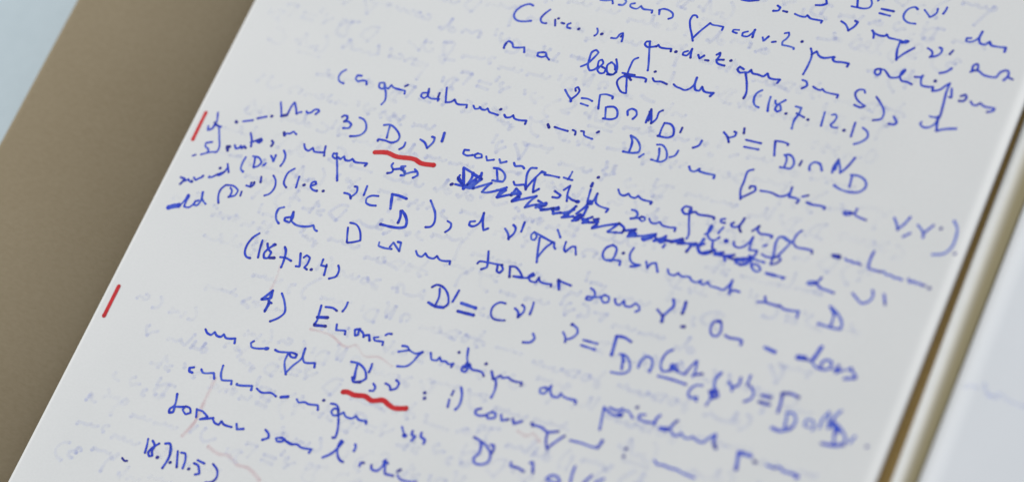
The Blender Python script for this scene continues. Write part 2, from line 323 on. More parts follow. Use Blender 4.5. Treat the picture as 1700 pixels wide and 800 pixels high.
INK = """N|s50 -577,7091 -420,7109 -261,7172 -204,7067|s50 63,7277 123,7204 79,7096 -35,7075|s50 372,7223 270,7175 276,7111 374,7074 491,7087 560,7192 637,7124 797,7130 906,7141 915,7064|s50 1125,7074 1081,7208|s50 1086,7196 1153,7248 1312,7254 1473,7177 1499,7075 1414,7009
N|s50 2141,7240 2094,7285 2008,7272 1984,7135 2050,6956 2190,6732 2288,6563|s50 2256,6641 2356,6862 2529,7167|s50 2529,7167 2592,7140 2756,7148 2905,7152 2904,7056|s50 3332,7168 3194,7140 3187,7078 3310,7067|s50 3569,7186 3460,7115 3474,7032 3606,7045 3694,7167 3733,7285|s50 3733,7285 3737,7157 3748,7052|s50 4007,7120 4063,7027 4146,7191|s50 4286,7056 4376,7092|s50 4508,7379 4604,7430 4636,7348 4604,7233 4547,7133 4570,7045 4733,7053 4892,7044 4896,7002|d64 5025,7266
N|s50 3053,8028 3264,8043 3495,8137
N|s50 4030,8096 4121,8063 4102,7963 3974,7921|s50 4222,7985 4341,7981|s50 4553,7979 4709,7951 4847,7968 4876,8031 4973,7960 5139,7957 5306,7968 5292,7901
N|s50 -2281,6479 -2380,6501 -2564,6392 -2678,6197 -2665,6058 -2539,5958 -2330,5970 -2146,6036
N|s50 -1777,6476 -1880,6308 -1915,6157 -1836,6060 -1708,6070|s50 -1524,6235 -1446,6058|d64 -1446,6288|s50 -1317,6185 -1236,6182|s50 -1074,6234 -1138,6180 -1109,6093 -1011,6091|d64 -787,6130
N|s50 -310,6268 -258,6189 -254,6110 -299,6043|d64 -125,6144
N|s50 163,6098 303,6126 358,6270 416,6318 453,6211 478,6070|s50 402,6198 435,6253
N|s50 1214,6262 1119,6233 1106,6151 1200,6092 1315,6123 1424,6170|s50 1203,6268 1306,5973 1443,5596 1485,5447|s50 1427,6161 1462,6230 1515,6175 1679,6172 1835,6204 1851,6126|d64 1985,6152|s50 2281,6253 2184,6181 2191,6114 2295,6119 2351,6239 2363,6343|s50 2363,6343 2387,6202 2423,6084|s50 2583,6218 2659,6124 2743,6237|s50 2813,6119 2909,6130|s50 3046,6340 3115,6426 3135,6327 3104,6196 3157,6119 3362,6096|s50 3099,6208 3278,6251|d64 3468,6278|s50 3881,6129 3759,6174 3724,6088 3816,6013 3933,6053 4026,6078 4073,6167 4135,6084 4293,6081 4443,6067 4491,6134 4519,6186 4598,6072 4733,6063 4891,6097 4854,5984|s50 3959,6060 4111,5763 4199,5494 4189,5344
N|s50 -2520,5083 -2553,5206 -2483,5318 -2363,5279 -2286,5178 -2161,5196 -1996,5254 -1933,5112|s50 -2538,5102 -2519,5248
N|s50 -1450,5239 -1563,5195 -1546,5106 -1411,5100 -1301,5171 -1366,5247 -1450,5239|s50 -1338,5184 -1271,5132 -1188,5075
N|s50 -277,5108 -151,5220 -48,5432 14,5610 -75,5665 -159,5588 -147,5360 -101,5164 -2,5057 103,5112 167,5235|s50 157,5209 124,5385 187,5439 259,5352 215,5225 184,5125 290,5052 390,5088 396,5204 273,5240|s50 471,5431 394,5341 425,5189 515,5098 652,5111 687,5258 552,5544|s50 452,5426 564,5386 649,5248|s50 489,5068 618,5089 702,5194
N|s50 1094,5733 1008,5655 991,5453 1010,5207 1092,4955 1197,4687 1070,4685 908,4814 827,4952 864,5067 993,5166|s50 865,5214 1033,5222 1211,5237|s50 979,5199 1168,5075|s50 986,5132 1096,5175 1279,5196 1483,5219 1545,5203 1557,5125|s50 949,5168 1110,5142|d64 1688,5469|s50 1697,5276 1774,5205 1943,5237 2124,5208|s50 2295,5254 2377,5208 2511,5189 2637,5169 2757,5255 2816,5416 2806,5594|s50 2806,5594 2833,5375 2907,5246 3010,5251 3038,5385 3126,5273 3237,5258 3398,5292 3335,5172
N|s50 4561,5690 4459,5564 4458,5372 4551,5232 4655,5206|s50 4840,5564 4860,5382 4917,5166|s50 4997,5499 5036,5421 5155,5409 5226,5281 5157,5218 5078,5263 5086,5377 5241,5583|d64 5389,5228|s50 5554,5481 5705,5478 5706,5301 5659,5111 5686,4867|s50 5643,5306 5868,5247|d64 5983,5212|s50 6318,5520 6336,5340 6362,5136|s50 6515,5499 6580,5538 6650,5482 6631,5332 6579,5230 6638,5180 6772,5195|d64 6957,5171|s50 7152,5452 7166,5259 7184,5054|s50 7385,5363 7535,5281 7585,5147 7487,4989 7332,4877
N|s50 4975,8358 5132,8398 5228,8469 5175,8583
N|s50 5869,8555 6010,8560 6208,8574 6325,8640 6345,8746 6253,8904|s50 5938,8824 6018,8571|s50 6459,8875 6481,8944|s50 6635,8675 6954,8684|s50 6623,8545 6909,8536|s50 7520,8888 7442,8936 7308,8866 7237,8712 7257,8572 7394,8472 7602,8481|s50 7688,8918 7802,8826 7890,8749 8010,8911 7997,9033|s50 8210,9124 8201,9018 8175,8926
N|s50 5779,8077 5911,8020 6051,7866|s50 6048,7875 6153,8024 6194,8162 6115,8177
N|s50 6732,7827 6697,7953 6611,8044 6670,7991 6853,7935 7002,7965 7020,8024 7090,7943 7255,7932 7416,7930 7555,7899 7624,7957 7543,7963 7476,7874|s50 7420,7917 7431,7652 7508,7382|s50 7500,7402 7621,7590 7822,7821
N|s50 8143,7897 8257,7855 8312,7781 8286,7667|s50 8283,7676 8433,7751 8509,7868 8490,7974 8425,7989|s50 8777,7996 8727,7872
N|s50 9087,8442 8979,8414 8990,8328 9105,8336 9213,8417 9279,8559 9292,8687|s50 9292,8687 9280,8470 9352,8356 9471,8352 9556,8462 9626,8375 9775,8369 9997,8401 10003,8275
N|s50 9465,7783 9401,7716 9412,7604 9489,7591 9534,7669 9497,7775 9457,7781|s50 9388,7531 9513,7607 9603,7598 9713,7535 10042,7550 10111,7723 10244,7798 10296,7756 10304,7627 10243,7512|s50 10304,7627 10451,7594
N|s50 5313,7140 5403,6983 5422,6651 5396,6384|s50 5395,6981 5493,7097 5596,6989 5727,6965 5870,7016 5991,7071 5959,6995 6019,6944 6212,6968 6399,6977 6386,6884
N|s50 7208,7044 7109,6987 7114,6899 7202,6847 7256,6915 7225,7031 7309,7040 7445,6943 7529,6877 7710,6925 7799,7059 7834,7179 7784,7153 7757,6959 7856,6853 7971,6862 8122,6827|s50 8120,7047 8281,7090 8304,7158 8298,6993 8364,6865 8522,6864 8654,6899 8672,6776 8835,6864 8939,7010 9013,7096|s50 9013,7096 9015,6855 9063,6475 9094,6156 9077,6043 9153,5760|d64 8645,7064|s50 9110,6969 9190,6727 9126,6732|s50 8676,7301 8836,7401 8914,7510|s50 9395,6826 9494,6897 9544,6823 9495,6709 9392,6695|s50 9673,6753 9758,6678 9843,6685 9914,6769 10038,6705 10181,6711 10300,6717 10293,6654 10157,6575
N|s50 8719,5902 8694,5843 8805,5773 8947,5812 9052,5949 9076,6077|s50 8860,6101 8995,6107 9076,6151|s50 9069,6063 9153,5760|s50 9142,5757 9319,5857 9589,5945
N|s50 5443,6231 5551,6215 5612,6111 5512,6003|s50 5769,6126 5887,6082 5989,6078 6018,6130 6093,6070 6240,6057 6463,6072 6461,5983
N|s50 7088,6302 7043,6370 6913,6344 6856,6231 6935,6097 7107,5990 7220,5954 7127,5885 6946,5911|s50 7400,6267 7609,6081 7738,5897 7733,5720 7543,5625
N|s50 8008,5861 8139,5722 8094,5653 7953,5640
N|s50 -6503,3372 -6598,3252 -6596,3086 -6510,2996 -6385,2977|s50 -5994,3318 -6111,3301 -6117,3191 -6017,3137 -5919,3192 -5800,3204 -5746,3111
N|s50 -5319,3286 -5415,3246 -5365,3123 -5256,3106 -5217,3196 -5291,3294 -5241,3190 -5111,3014 -5040,2799 -5084,2670|s50 -5203,3167 -5097,3158 -5066,3283 -4983,3226 -4804,3213 -4622,3215 -4599,3128|s50 -4681,3340 -4618,3399
N|s50 -3992,3324 -4129,3277 -4131,3184 -4021,3144 -3954,3241 -4003,3442|s50 -4003,3442 -3946,3243 -3841,3192 -3607,3241 -3616,3174|s50 -3668,3402 -3654,3275|s50 -3543,3598 -3461,3364 -3389,3189 -3237,3249 -3188,3336 -3071,3229 -2921,3242 -2794,3276 -2772,3190
N|s50 -2610,3293 -2527,3219 -2428,3264 -2431,3319 -2357,3256 -2243,3268 -2203,3325 -2107,3232 -2002,3224 -1850,3210|d64 -1850,3384|s50 -1691,3267 -1620,3208 -1503,3240 -1450,3319 -1394,3243 -1274,3220 -1043,3261 -1036,3158
N|b66 -443,3311 -373,3230|s50 -237,3286 -80,3274 147,3268|s50 261,3331 352,3311 375,3218|s50 484,3361 566,3370 608,3273 864,3227|s50 905,3427 949,3475
N|s50 -406,4361 -260,4226 -150,4142 -123,4081|s50 -150,4142 -48,4306 -27,4435 -110,4527 -164,4472 -120,4401|s50 119,4251 282,4272 424,4242|s50 154,4101 363,4084|s50 668,4076 603,4277 550,4467 691,4519 900,4502 909,4441|s50 842,4169 957,3852|s50 875,4191 1059,4232 1184,4139 1226,3970 1150,3900 895,3848
N|s50 1486,4108 1438,4222 1509,4304 1644,4287 1707,4168 1656,4038|s50 2027,4031 2012,4216 2018,4433|v67 2068,4154 2021,4366|v67 2058,4107 2047,4284|s50 2018,4433 2103,4231 2168,4047|s50 2168,4047 2249,4204 2249,4406 2323,4480|s50 2502,4152 2491,3978 2510,3783|s50 2502,4152 2666,4161 2792,4061 2848,3875 2757,3793 2467,3766|s50 2996,4152 2994,4005
N|s50 3619,3941 3597,3793 3473,3692
N|s50 4070,4313 4197,4224 4295,4083|s50 4246,4202 4377,4287 4385,4387 4322,4400|s50 4533,4560 4571,4415|s50 4693,4263 5097,4273|s50 4719,4068 5100,4094|s50 5541,4045 5466,4265 5418,4437|s50 5418,4437 5611,4459 5767,4445 5757,4398|s50 5832,4104 5881,4031 5897,3839|s50 5783,4126 5907,4169 6030,4094 6099,3939 6065,3820 5799,3781|s50 6259,4092 6244,3957
N|s50 6531,3907 6496,4028 6578,4146 6722,4134 6829,3982|s50 7096,3992 7079,4190 7126,4377|v67 7134,4097 7127,4290|s50 7126,4377 7230,4189 7287,4041|s50 7287,4041 7388,4211 7495,4531|s50 7597,4076 7645,3745|s50 7565,4058 7751,4085 7959,4005 8028,3853 7940,3691 7696,3609 7436,3622 7266,3681
N|s50 1793,3586 1899,3436 1934,3155|s50 1793,3586 1987,3527 2163,3330 2176,3200 2026,3136 1776,3111|s50 2322,3183 2243,3072|s50 2652,3443 2712,3282 2738,3090|s50 2554,3527 2691,3552 2865,3413 2937,3212 2836,3104 2568,3096|s50 3145,3513 3113,3358 3003,3283
N|s50 3588,3173 3662,3083 3777,3085 3871,3207 3863,3126 4033,3112 4301,3130 4310,3037
N|s50 5187,3540 5075,3465 5079,3152 5085,2915 5179,2682|s50 5164,2720 5317,2863 5445,3017 5399,3112 5287,3089 5283,3027|s50 5569,3039 5841,3064 6096,3028 6230,3096 6295,3214 6293,3342|s50 6293,3342 6317,3077 6471,3091 6591,3060 6557,2973|s50 6630,3175 6761,3246|b66 6796,3054 6887,3046|s50 6796,3054 6930,3036 7119,3060 7276,3062 7260,3002
N|s50 7927,3107 7801,3079 7762,3026 7848,3008 7952,3063|s50 7938,3080 8029,3127 8042,3237|s50 7986,3107 8108,3044 8356,3008
N|s50 8993,3254 9116,3099 9183,2971|s50 9173,2998 9273,3144 9359,3380|s50 9507,2980 9369,2835|s50 9607,3228 9801,3065 9836,2949|s50 9806,3054 9971,3332|d64 10167,3296|l52 10398,3572 10529,3421 10590,3146 10566,2847 10440,2674 10205,2589|d64 10712,2757
N|b66 7920,1903 8086,1926|b66 7952,1870 8107,1882|s50 8239,1903 8294,1861 8395,1882 8478,1847 8576,1876 8662,1842|s50 8842,2284 8827,2049 8864,1818 9003,1809 9176,1809|s50 9186,1812 9259,1842 9319,1785 9468,1795 9536,1757 9629,1776 9740,1755|s50 9887,1819 9945,1745 10030,1803 10107,1760 10173,1796 10256,1746|s50 10295,1774 10322,1774|d64 10442,1735
N|s50 7755,1116 7622,1077 7594,1027 7678,1014 7790,1077|s50 7770,1079 7848,1177 7872,1268|s50 7800,1100 7936,1003 8117,986 8299,969
N|s50 8736,1090 8891,986 9036,906 9189,1009 9228,1169 9171,1301|s50 9469,1282 9587,1029
R|r94 -9787,1146 -9768,299
N|s50 -9517,784 -9482,670 -9379,750 -9373,941|s50 -9445,1230 -9363,1015 -9345,869 -9149,861|s50 -9402,933 -9244,858|s50 -9223,864 -9044,536 -8914,267 -8924,147 -9086,93 -9324,-48|s50 -9187,379 -9344,312 -9318,216 -9185,145 -9170,70|s50 -9536,-145 -9470,-89
N|d64 -8818,1126|d64 -8789,1105|s50 -8622,1179 -8368,1286|s50 -8268,1370 -8044,1488|d64 -7905,1539|s50 -7850,1993 -7734,1789 -7640,1602|b66 -7646,1615 -7508,1685|s50 -7502,1673 -7496,1971 -7469,2096 -7349,1940 -7258,1777 -7213,1845 -7147,1873|s50 -7023,1934 -6970,1893 -6867,1949 -6834,2023 -6731,2070 -6674,2029 -6735,1919
N|b66 -8641,263 -8715,369 -8630,388|s50 -8518,465 -8447,382 -8358,430 -8348,503 -8281,428 -8252,520 -8179,470|s50 -8252,918 -8129,741 -8056,551|s50 -8122,663 -8002,753 -7885,846 -7837,798 -7888,714 -8011,750|v91 -7947,754 -7891,793|s50 -7569,872 -7497,822 -7513,715
N|b66 -7349,1190 -7291,1112|s50 -7295,1120 -7254,1178 -7172,1201 -7098,1286 -6983,1225
N|s50 -9567,-817 -9429,-825 -9445,-904 -9486,-1008|s50 -9462,-909 -9358,-852 -9317,-803 -9270,-855 -9170,-864 -9212,-820|s50 -9196,-722 -9108,-781 -9044,-703 -8984,-654 -8964,-601|s50 -8786,-561 -8798,-611 -8715,-578 -8637,-500 -8604,-473 -8554,-477 -8459,-386 -8404,-198|s50 -8457,-97 -8381,-215 -8317,-313|d64 -8605,-268|s50 -8608,-464 -8439,-333
N|s50 -8054,225 -8064,22 -8020,-138 -7923,-189|s50 -7805,317 -7753,169 -7714,18|s50 -7871,308 -7685,313 -7558,200 -7595,88 -7710,10|s50 -7424,214 -7459,144|s50 -7383,458 -7301,388 -7240,312 -7262,514|s50 -7107,697 -7004,586 -6964,412 -6991,252
N|v119 -9474,-1719 -9367,-1652 -9212,-1584|s50 -9218,-1618 -9130,-1423 -9117,-1220 -9063,-1251 -9076,-1407 -9064,-1575 -8928,-1564 -8840,-1432 -8820,-1334|s50 -8752,-1301 -8830,-1360 -8813,-1457 -8718,-1439 -8686,-1273 -8745,-1041|s50 -8749,-1060 -8678,-1225 -8510,-1339
N|s50 -8222,-681 -8296,-840 -8274,-1018 -8175,-1211|s50 -8053,-716 -7977,-773 -7956,-951|s50 -8214,-678 -7998,-640 -7813,-727 -7829,-879 -7991,-975|s50 -7696,-726 -7679,-850|s50 -7655,-530 -7536,-534 -7541,-479 -7553,-409|s50 -7516,-528 -7465,-444 -7483,-380|s50 -7363,-185 -7308,-340|s50 -7056,-53 -6924,-177 -6863,-390 -6914,-565 -7030,-657
N|s50 -6569,291 -6689,142 -6700,-68 -6660,-195 -6548,-278|s50 -6342,115 -6315,-52 -6285,-204|d64 -6105,-75|s50 -5901,-50 -5786,42 -5840,105 -5919,51 -5903,-73 -5787,-141 -5677,-133|d64 -5514,-91
N|s50 -6640,1021 -6542,900 -6437,873 -6355,989 -6274,900 -6124,914 -5982,953|s50 -6033,1124 -5996,981 -5948,856
N|s50 -5626,1006 -5727,996 -5715,907 -5619,869 -5564,917 -5466,884 -5406,997 -5329,904 -5206,915 -5149,986 -5050,922 -4855,944 -4697,974 -4726,884|s50 -5646,1018 -5471,690 -5274,287
N|s50 -4011,1165 -4022,1094 -3925,984 -3936,913 -4045,859|s50 -3934,1004 -3801,1055 -3670,1110|s50 -3647,1176 -3754,1146 -3736,1060 -3593,1041 -3561,927 -3660,899|s50 -3706,1091 -3560,972 -3421,1057 -3292,1116|s50 -3360,1165 -3255,1103 -3217,1023 -3312,920
N|s50 -4930,19 -4767,11 -4684,-84|s50 -4712,-55 -4608,133 -4660,277 -4732,266|s50 -4407,371 -4393,239 -4383,106|s50 -3985,187 -4175,142 -4265,49 -4227,-76 -4111,-111 -3932,-83
N|b66 -3511,-53 -3573,132 -3640,339|b66 -3640,339 -3443,349 -3209,325|b66 -3216,-36 -3149,-196 -3137,-372|b66 -3177,-25 -3042,-121 -2919,-287 -2902,-416 -3046,-489 -3580,-535
N|s50 -2560,455 -2431,322 -2281,141 -2200,-126 -2241,-226 -2371,-277|s50 -1875,43 -1755,2 -1720,-121 -1806,-266
N|s50 -1166,238 -1289,193 -1274,96 -1162,88 -1043,206 -1020,346 -1034,519|s50 -1034,519 -966,295 -847,64 -746,146
N|s50 -311,262 -174,147 -101,15|s50 -121,31 -34,218 -54,358 -146,420|s50 109,568 119,451 130,301
N|s50 467,389 423,297 475,181 559,183 576,289 480,380 704,335 1033,264 1085,261 1125,151 1180,102|s50 713,315 1058,254|s50 665,280 771,-83 868,-367|s50 836,-229 917,47 1039,248|s50 1027,612 1177,436|s50 1370,361 1410,147 1472,100 1574,281 1656,305 1754,108
N|s50 2561,611 2437,510 2412,308 2514,187 2697,197 2726,399 2683,568 2557,618|s50 2574,191 2759,245 2918,262 2943,153|d64 2906,482|s50 3107,691 3083,503 3175,337 3299,287 3453,311 3360,241 3224,201|s50 3257,288 3407,276|s50 3553,434 3653,275|s50 3647,290 3696,416 3807,465 3938,252|s50 4158,389 4242,285 4381,292 4446,380 4543,314 4761,353 4829,288 4960,263 5085,372 5055,278 5163,260 5251,370 5322,285 5517,280 5682,265 5779,420 5815,579|s50 5815,579 5830,393 5877,209|s50 5854,287 5972,339 6094,333
N|s50 6616,219 6832,271|s50 6741,399 6821,268 6995,257 7153,254 7156,297 7282,226 7475,234 7674,272 7676,119
N|s50 8338,615 8482,493 8541,139|s50 8373,605 8607,468 8785,254 8789,124 8614,100 8225,106|s50 8387,568 8528,424
N|s50 -2178,2062 -2301,2041 -2286,1932 -2172,1904 -2021,1960|s50 -1906,2046 -1982,1971 -1902,1911 -1757,1961 -1802,2039 -1922,2033|s50 -1651,2017 -1584,1918 -1410,1989|s50 -1272,2032 -1204,1948 -1065,2027|s50 -855,2045 -792,1972 -602,2012 -531,1969|s50 -215,2066 -357,2026 -392,1882 -342,1673 -243,1424|s50 -256,1452 -169,1721 -42,2016|v56 -50,1987 52,1998|s50 -42,2016 68,2011 56,1941 153,1963 468,1980|s50 582,2012 702,2002 830,2002|s50 734,2220 728,2098 707,1990
N|d64 1453,2257|b66 1375,2067 1379,1970
N|s50 2089,2082 2186,1973 2294,1964 2386,2043 2476,1981 2599,1985 2650,2061 2761,1996 3049,2003 3038,1930
N|s50 -1228,1761 -1064,1447|s50 -1318,1767 -1158,1780 -980,1695 -907,1581 -924,1473 -1208,1429
N|s50 -643,1543 -576,1473 -327,1543 -251,1440|s50 -122,1788 -80,1568 -28,1405 86,1535
N|s50 510,1592 711,1525 680,1450 523,1419|s50 726,1684 845,1851 864,1612 931,1411|s50 890,1553 1046,1487 1199,1478|v77 1187,1475 1225,1485
N|s50 1398,1896 1442,1600 1461,1508 1567,1556 1615,1834|v70 1495,1527 1578,1528|s50 1615,1834 1672,1586 1791,1523 2057,1511 2030,1407
N|s50 2649,1654 2759,1649 2834,1580 2826,1492 2709,1417|s50 2709,1417 2838,1462 2939,1511|s50 2953,1543 2929,1471 3015,1428 3074,1479 3047,1542 2953,1543|s50 3166,1547 3257,1460 3363,1463 3465,1540 3546,1473 3736,1466 3913,1502 3916,1405
N|s50 4062,2128 3920,2116 3870,2011 3974,1920 4090,1961 4110,2057 4062,2128|s50 4057,2042 4191,1686 4298,1395 4287,1294|s50 4094,1954 4216,2045 4313,2002 4566,2032 4728,2036 4743,1985|s50 5010,2075 4915,2031 4943,1963 5054,1967|s50 5261,2040 5206,1983 5254,1927 5365,1945 5441,2050 5474,2227|s50 5434,2034 5451,1927 5521,1850|s50 5785,1954 5849,2042 5902,2135|s50 5905,2128 5894,2027 5998,1941 6142,1960 6309,1975 6304,1909|s50 6956,2309 6876,2159 6873,1945 6996,1854 7188,1867 7390,1875 7412,1797
N|s50 4688,1541 4762,1618 4790,1794 4744,1822 4736,1694 4764,1535 4871,1448 4985,1459 5065,1566|s50 4938,1445 5000,1241|l52 5055,1847 4994,1662
N|v91 5248,1521 5277,1516|s50 5458,1554 5493,1467 5623,1435 5748,1513 5825,1646 5868,1811|s50 5871,1804 5880,1607 5904,1448 6095,1490 6100,1381 6055,1299 6109,1067|s50 6202,1645 6270,1701|s50 5959,1312 6138,1254 6388,1244|s50 6109,1067 6159,1136 6300,1109 6367,1018 6296,956 6190,994 6109,1067
N|s50 6246,1437 6363,1402 6555,1439 6659,1502 6749,1418 6681,1316 6548,1231 6538,1384|v46 6530,1437 6616,1448|l52 6550,1388 6516,1570 6463,1803 6485,1976 6607,2025 6746,1968 6818,1948|l52 6818,1948 6756,1778 6649,1527|l52 6594,1993 6739,1952
N|b66 6541,987 6759,991|s50 6604,992 6759,991 7009,1007|v55 6958,973 6984,973
S|b66 -2093,1541 -1853,1001|s50 -2102,1561 -1852,1496 -1498,1393|s50 -1570,1552 -1547,1357 -1639,1128|d64 -2212,1035|s50 -2114,1062 -1884,1069|s50 -2108,1334 -2120,1218 -1910,1097|b66 -2119,1263 -1882,1083|s50 -1784,1492 -1769,1316 -1823,1099|s50 -1854,1023 -1733,1237 -1573,1462|v63 -1775,1090 -1587,1300|v63 -1699,1067 -1498,1393|s50 -1805,1442 -1498,1393|v56 -1824,1054 -1598,1086|s50 -1598,1086 -1348,1256 -1195,1352|s50 -1195,1352 -1292,1182 -1338,1043 -1180,1079 -756,1342|s50 -756,1342 -872,1166 -886,1006 -647,1149 -537,1194|s50 -976,1204 -745,1269|v56 -895,1026 -745,1269|s50 -891,1018 -576,1183 -412,1252|s50 -494,1385 -548,1169|s50 -494,1385 -316,1279 -461,1024|v63 -453,1053 -319,1189|v56 -555,1233 -353,1313|s50 -458,1016 -216,1151 111,1333|s50 111,1333 1,1147 -62,951 121,1070 451,1195|s50 202,1226 444,1162 310,1079|v56 223,1033 440,1218|v49 248,1217 415,1131|s50 197,1092 393,1037 687,1143|s50 372,994 526,1053 793,1201|s50 632,1126 749,988|v64 698,1102 810,1162|v55 719,993 904,1075|s50 910,1062 1089,1156 1224,1352|s50 1224,1352 1111,1105 972,951 1265,1069|v46 1024,1052 1214,1249|v46 1003,974 1128,1067|v128 1356,1018 1432,1126|v59 1289,951 1422,1023|s50 1307,1161 1423,1337 1489,1499|s50 1505,1147 1510,1419|v100 1508,1518 1546,1558|v78 1544,1058 1652,1061|v55 1570,966 1721,1029|s50 1636,1099 1748,1187|s50 1723,1024 1844,1059|v100 1882,1098 1912,1092|s50 1812,1135 1928,1182|v59 1863,922 1939,1029|s50 1861,893 2125,1040 2485,1214|s50 2485,1214 2287,917|v41 2304,908 2509,967|v50 2467,940 2659,996|s50 2485,1214 2659,1123 2667,1040|s50 2685,1062 2959,1178|s50 2962,1170 2878,1084|v100 2875,1026 2976,1042|v55 2830,943 3042,1013|s50 3042,1013 3208,1066 3498,1206|v59 3216,984 3493,1154|v59 3256,954 3420,1071|v68 3523,1017 3754,1168|v68 3550,1081 3706,1028|s50 3669,1115 3771,1223|v68 3706,1028 3804,1112|v50 3827,993 3806,917|b66 3804,1112 3986,1123|v68 4028,1149 4213,1216|v50 4125,1107 4279,1185|b66 3981,1135 4197,1254|s50 4196,1128 4569,1250|v64 4448,1159 4703,1247|s50 4464,1122 4418,964|v59 4666,1208 4712,1417|v41 4679,1240 4775,1295|b66 4651,1148 4744,1050 4889,1050 5009,1141|v68 4855,1068 5088,1206|v55 5118,1131 5301,1198|s50 5108,1092 5323,1210|v55 5132,1099 5303,1129|v55 5363,1111 5550,1165|s50 5356,1128 5605,1223|v46 5384,1089 5443,1010|s50 5495,1108 5678,1106|b66 5670,1126 6035,1251|v68 5683,1093 5887,1167|v46 5708,1032 5865,1028|b66 5844,1017 5969,1094 6017,1232
N|s50 -6348,-816 -6470,-896 -6462,-1076 -6380,-1211 -6276,-1281|s50 -6038,-1023 -6181,-1086 -6163,-1158 -6009,-1173 -5974,-1041 -6035,-863|s50 -6035,-863 -5994,-1092 -5818,-1186 -5679,-1191 -5435,-1130 -5329,-1068 -5230,-1175 -5165,-1188
N|s50 -4386,-865 -4310,-1067 -4232,-1255|s50 -4388,-722 -4207,-724 -4022,-873 -3901,-1106 -4047,-1193 -4215,-1264
N|s50 -3382,-1014 -3364,-1106 -3188,-1122 -2980,-1093|s50 -3053,-1052 -3015,-908 -2756,-1099 -2817,-859 -2912,-864
N|s50 -2327,-961 -2222,-1063 -2111,-1066 -2057,-948 -1953,-1028 -1781,-1022 -1727,-932 -1609,-1016 -1327,-969 -1307,-1059
N|s50 -466,-442 -331,-861 -448,-952|s50 -610,-834 -587,-770 -315,-726 -108,-709 44,-686|s50 -72,-742 -26,-890 59,-908 104,-799 14,-695|s50 250,-669 352,-943|s50 239,-673 374,-642 535,-716 679,-847 445,-894|s50 445,-894 650,-877 837,-822|s50 819,-828 961,-721 899,-675 828,-782 909,-888 1075,-882 1094,-734 1168,-833 1353,-843 1476,-815 1491,-888
N|b66 1716,-886 1609,-660|s50 1619,-665 1769,-690 1974,-711
N|s50 2495,-635 2593,-670 2668,-776 2603,-931 2486,-949 2493,-870 2722,-824 2860,-761|s50 2896,-699 2840,-810 2962,-901 3063,-850 3033,-731 2896,-699|s50 3195,-725 3262,-833 3374,-855 3430,-698 3505,-824 3643,-813 3735,-692 3861,-748 3897,-834 3823,-899
N|s50 4323,-686 4460,-771 4520,-817|v77 4519,-796 4556,-953|v63 4530,-793 4619,-619 4680,-474 4604,-320|b66 4929,-295 4955,-456 4958,-610|b66 5073,-936 5145,-914
N|s50 5915,-503 5793,-594 5790,-812 5889,-927 6003,-914 6046,-776 5966,-530|v56 5877,-556 5971,-541|s50 6190,-837 6301,-866 6527,-839 6640,-854 6647,-959
N|v77 7239,-850 7509,-891
N|v112 8087,-850 8259,-827|s50 8249,-850 8443,-852|v77 8532,-437 8492,-633 8456,-787|s50 8436,-834 8533,-935 8795,-968 8925,-888 8903,-732 8772,-711 8680,-820 8698,-916|s50 9018,-900 9113,-850 9089,-736 9093,-966 9240,-832|v63 9345,-808 9403,-741|s50 9410,-760 9585,-920|b66 9340,-1044 9588,-947
N|s50 -6660,-1691 -6775,-1846 -6837,-2090 -6797,-2304 -6700,-2402 -6582,-2408|s50 -6486,-1853 -6444,-2089 -6381,-2332|s50 -6313,-1893 -6224,-2025 -6102,-2102 -6121,-2274 -6217,-2293 -6276,-2176 -6183,-1968 -6079,-1857|v70 -6133,-1886 -6099,-1863|b66 -6073,-2251 -5945,-2214|s50 -5807,-1850 -5736,-1929 -5658,-2220 -5644,-2403|s50 -5795,-2148 -5646,-2127 -5460,-2162|s50 -5306,-1893 -5167,-2246 -5272,-2263|s50 -5173,-1980 -5122,-1898 -5014,-1934 -4992,-2115 -5035,-2230 -4937,-2263|d64 -4822,-2230|s50 -4635,-1877 -4618,-2050 -4455,-2033|s50 -4478,-1986 -4415,-2279|s50 -4165,-1917 -4089,-2028 -4088,-2214 -4247,-2327
N|v63 -5558,-3072 -5744,-3380|s50 -5744,-3380 -5507,-3265 -5564,-3061|v63 -5705,-3369 -5556,-3302|s50 -5584,-3111 -5518,-3423 -5510,-3664|s50 -5547,-3366 -5431,-3398|v70 -5498,-3418 -5512,-3634|s50 -5288,-3068 -5115,-3259 -4976,-3535 -5059,-3705 -5246,-3871
N|s50 -4106,-3069 -4060,-3319 -4033,-3507 -4058,-3593|s50 -3978,-3075 -3771,-3044 -3640,-3084|b66 -4067,-3395 -3789,-3325|b66 -4045,-3620 -3740,-3559|s50 -3459,-2789 -3453,-2919 -3487,-3060|s50 -3472,-3426 -3421,-3576 -3174,-3519 -3142,-3622|s50 -2819,-3360 -2945,-3420 -2871,-3571 -2804,-3529 -2846,-3377 -2687,-3451 -2634,-3543|s50 -2652,-3505 -2516,-3442 -2439,-3583|s50 -2259,-3429 -2370,-3471 -2318,-3534 -2151,-3517 -2075,-3503 -2057,-3596|s50 -2092,-3323 -2051,-3272 -1952,-3250
N|s50 -1546,-3463 -1401,-3449 -1324,-3520 -1572,-3638|s50 -1328,-3513 -1114,-3554 -954,-3463|s50 -958,-3473 -1041,-3618 -1083,-3758 -1196,-3929 -1439,-4008
N|s50 -746,-3421 -649,-3583 -509,-3562 -472,-3457 -388,-3546 -270,-3523 -185,-3569 -56,-3509 -76,-3621|d64 -45,-3200
N|s50 138,-3025 228,-3295 352,-3490 334,-3635 227,-3634 198,-3524 286,-3438|s50 264,-3390 271,-3451|s50 268,-3537 355,-3404 459,-3520 635,-3509 756,-3522 831,-3596|d64 755,-3282
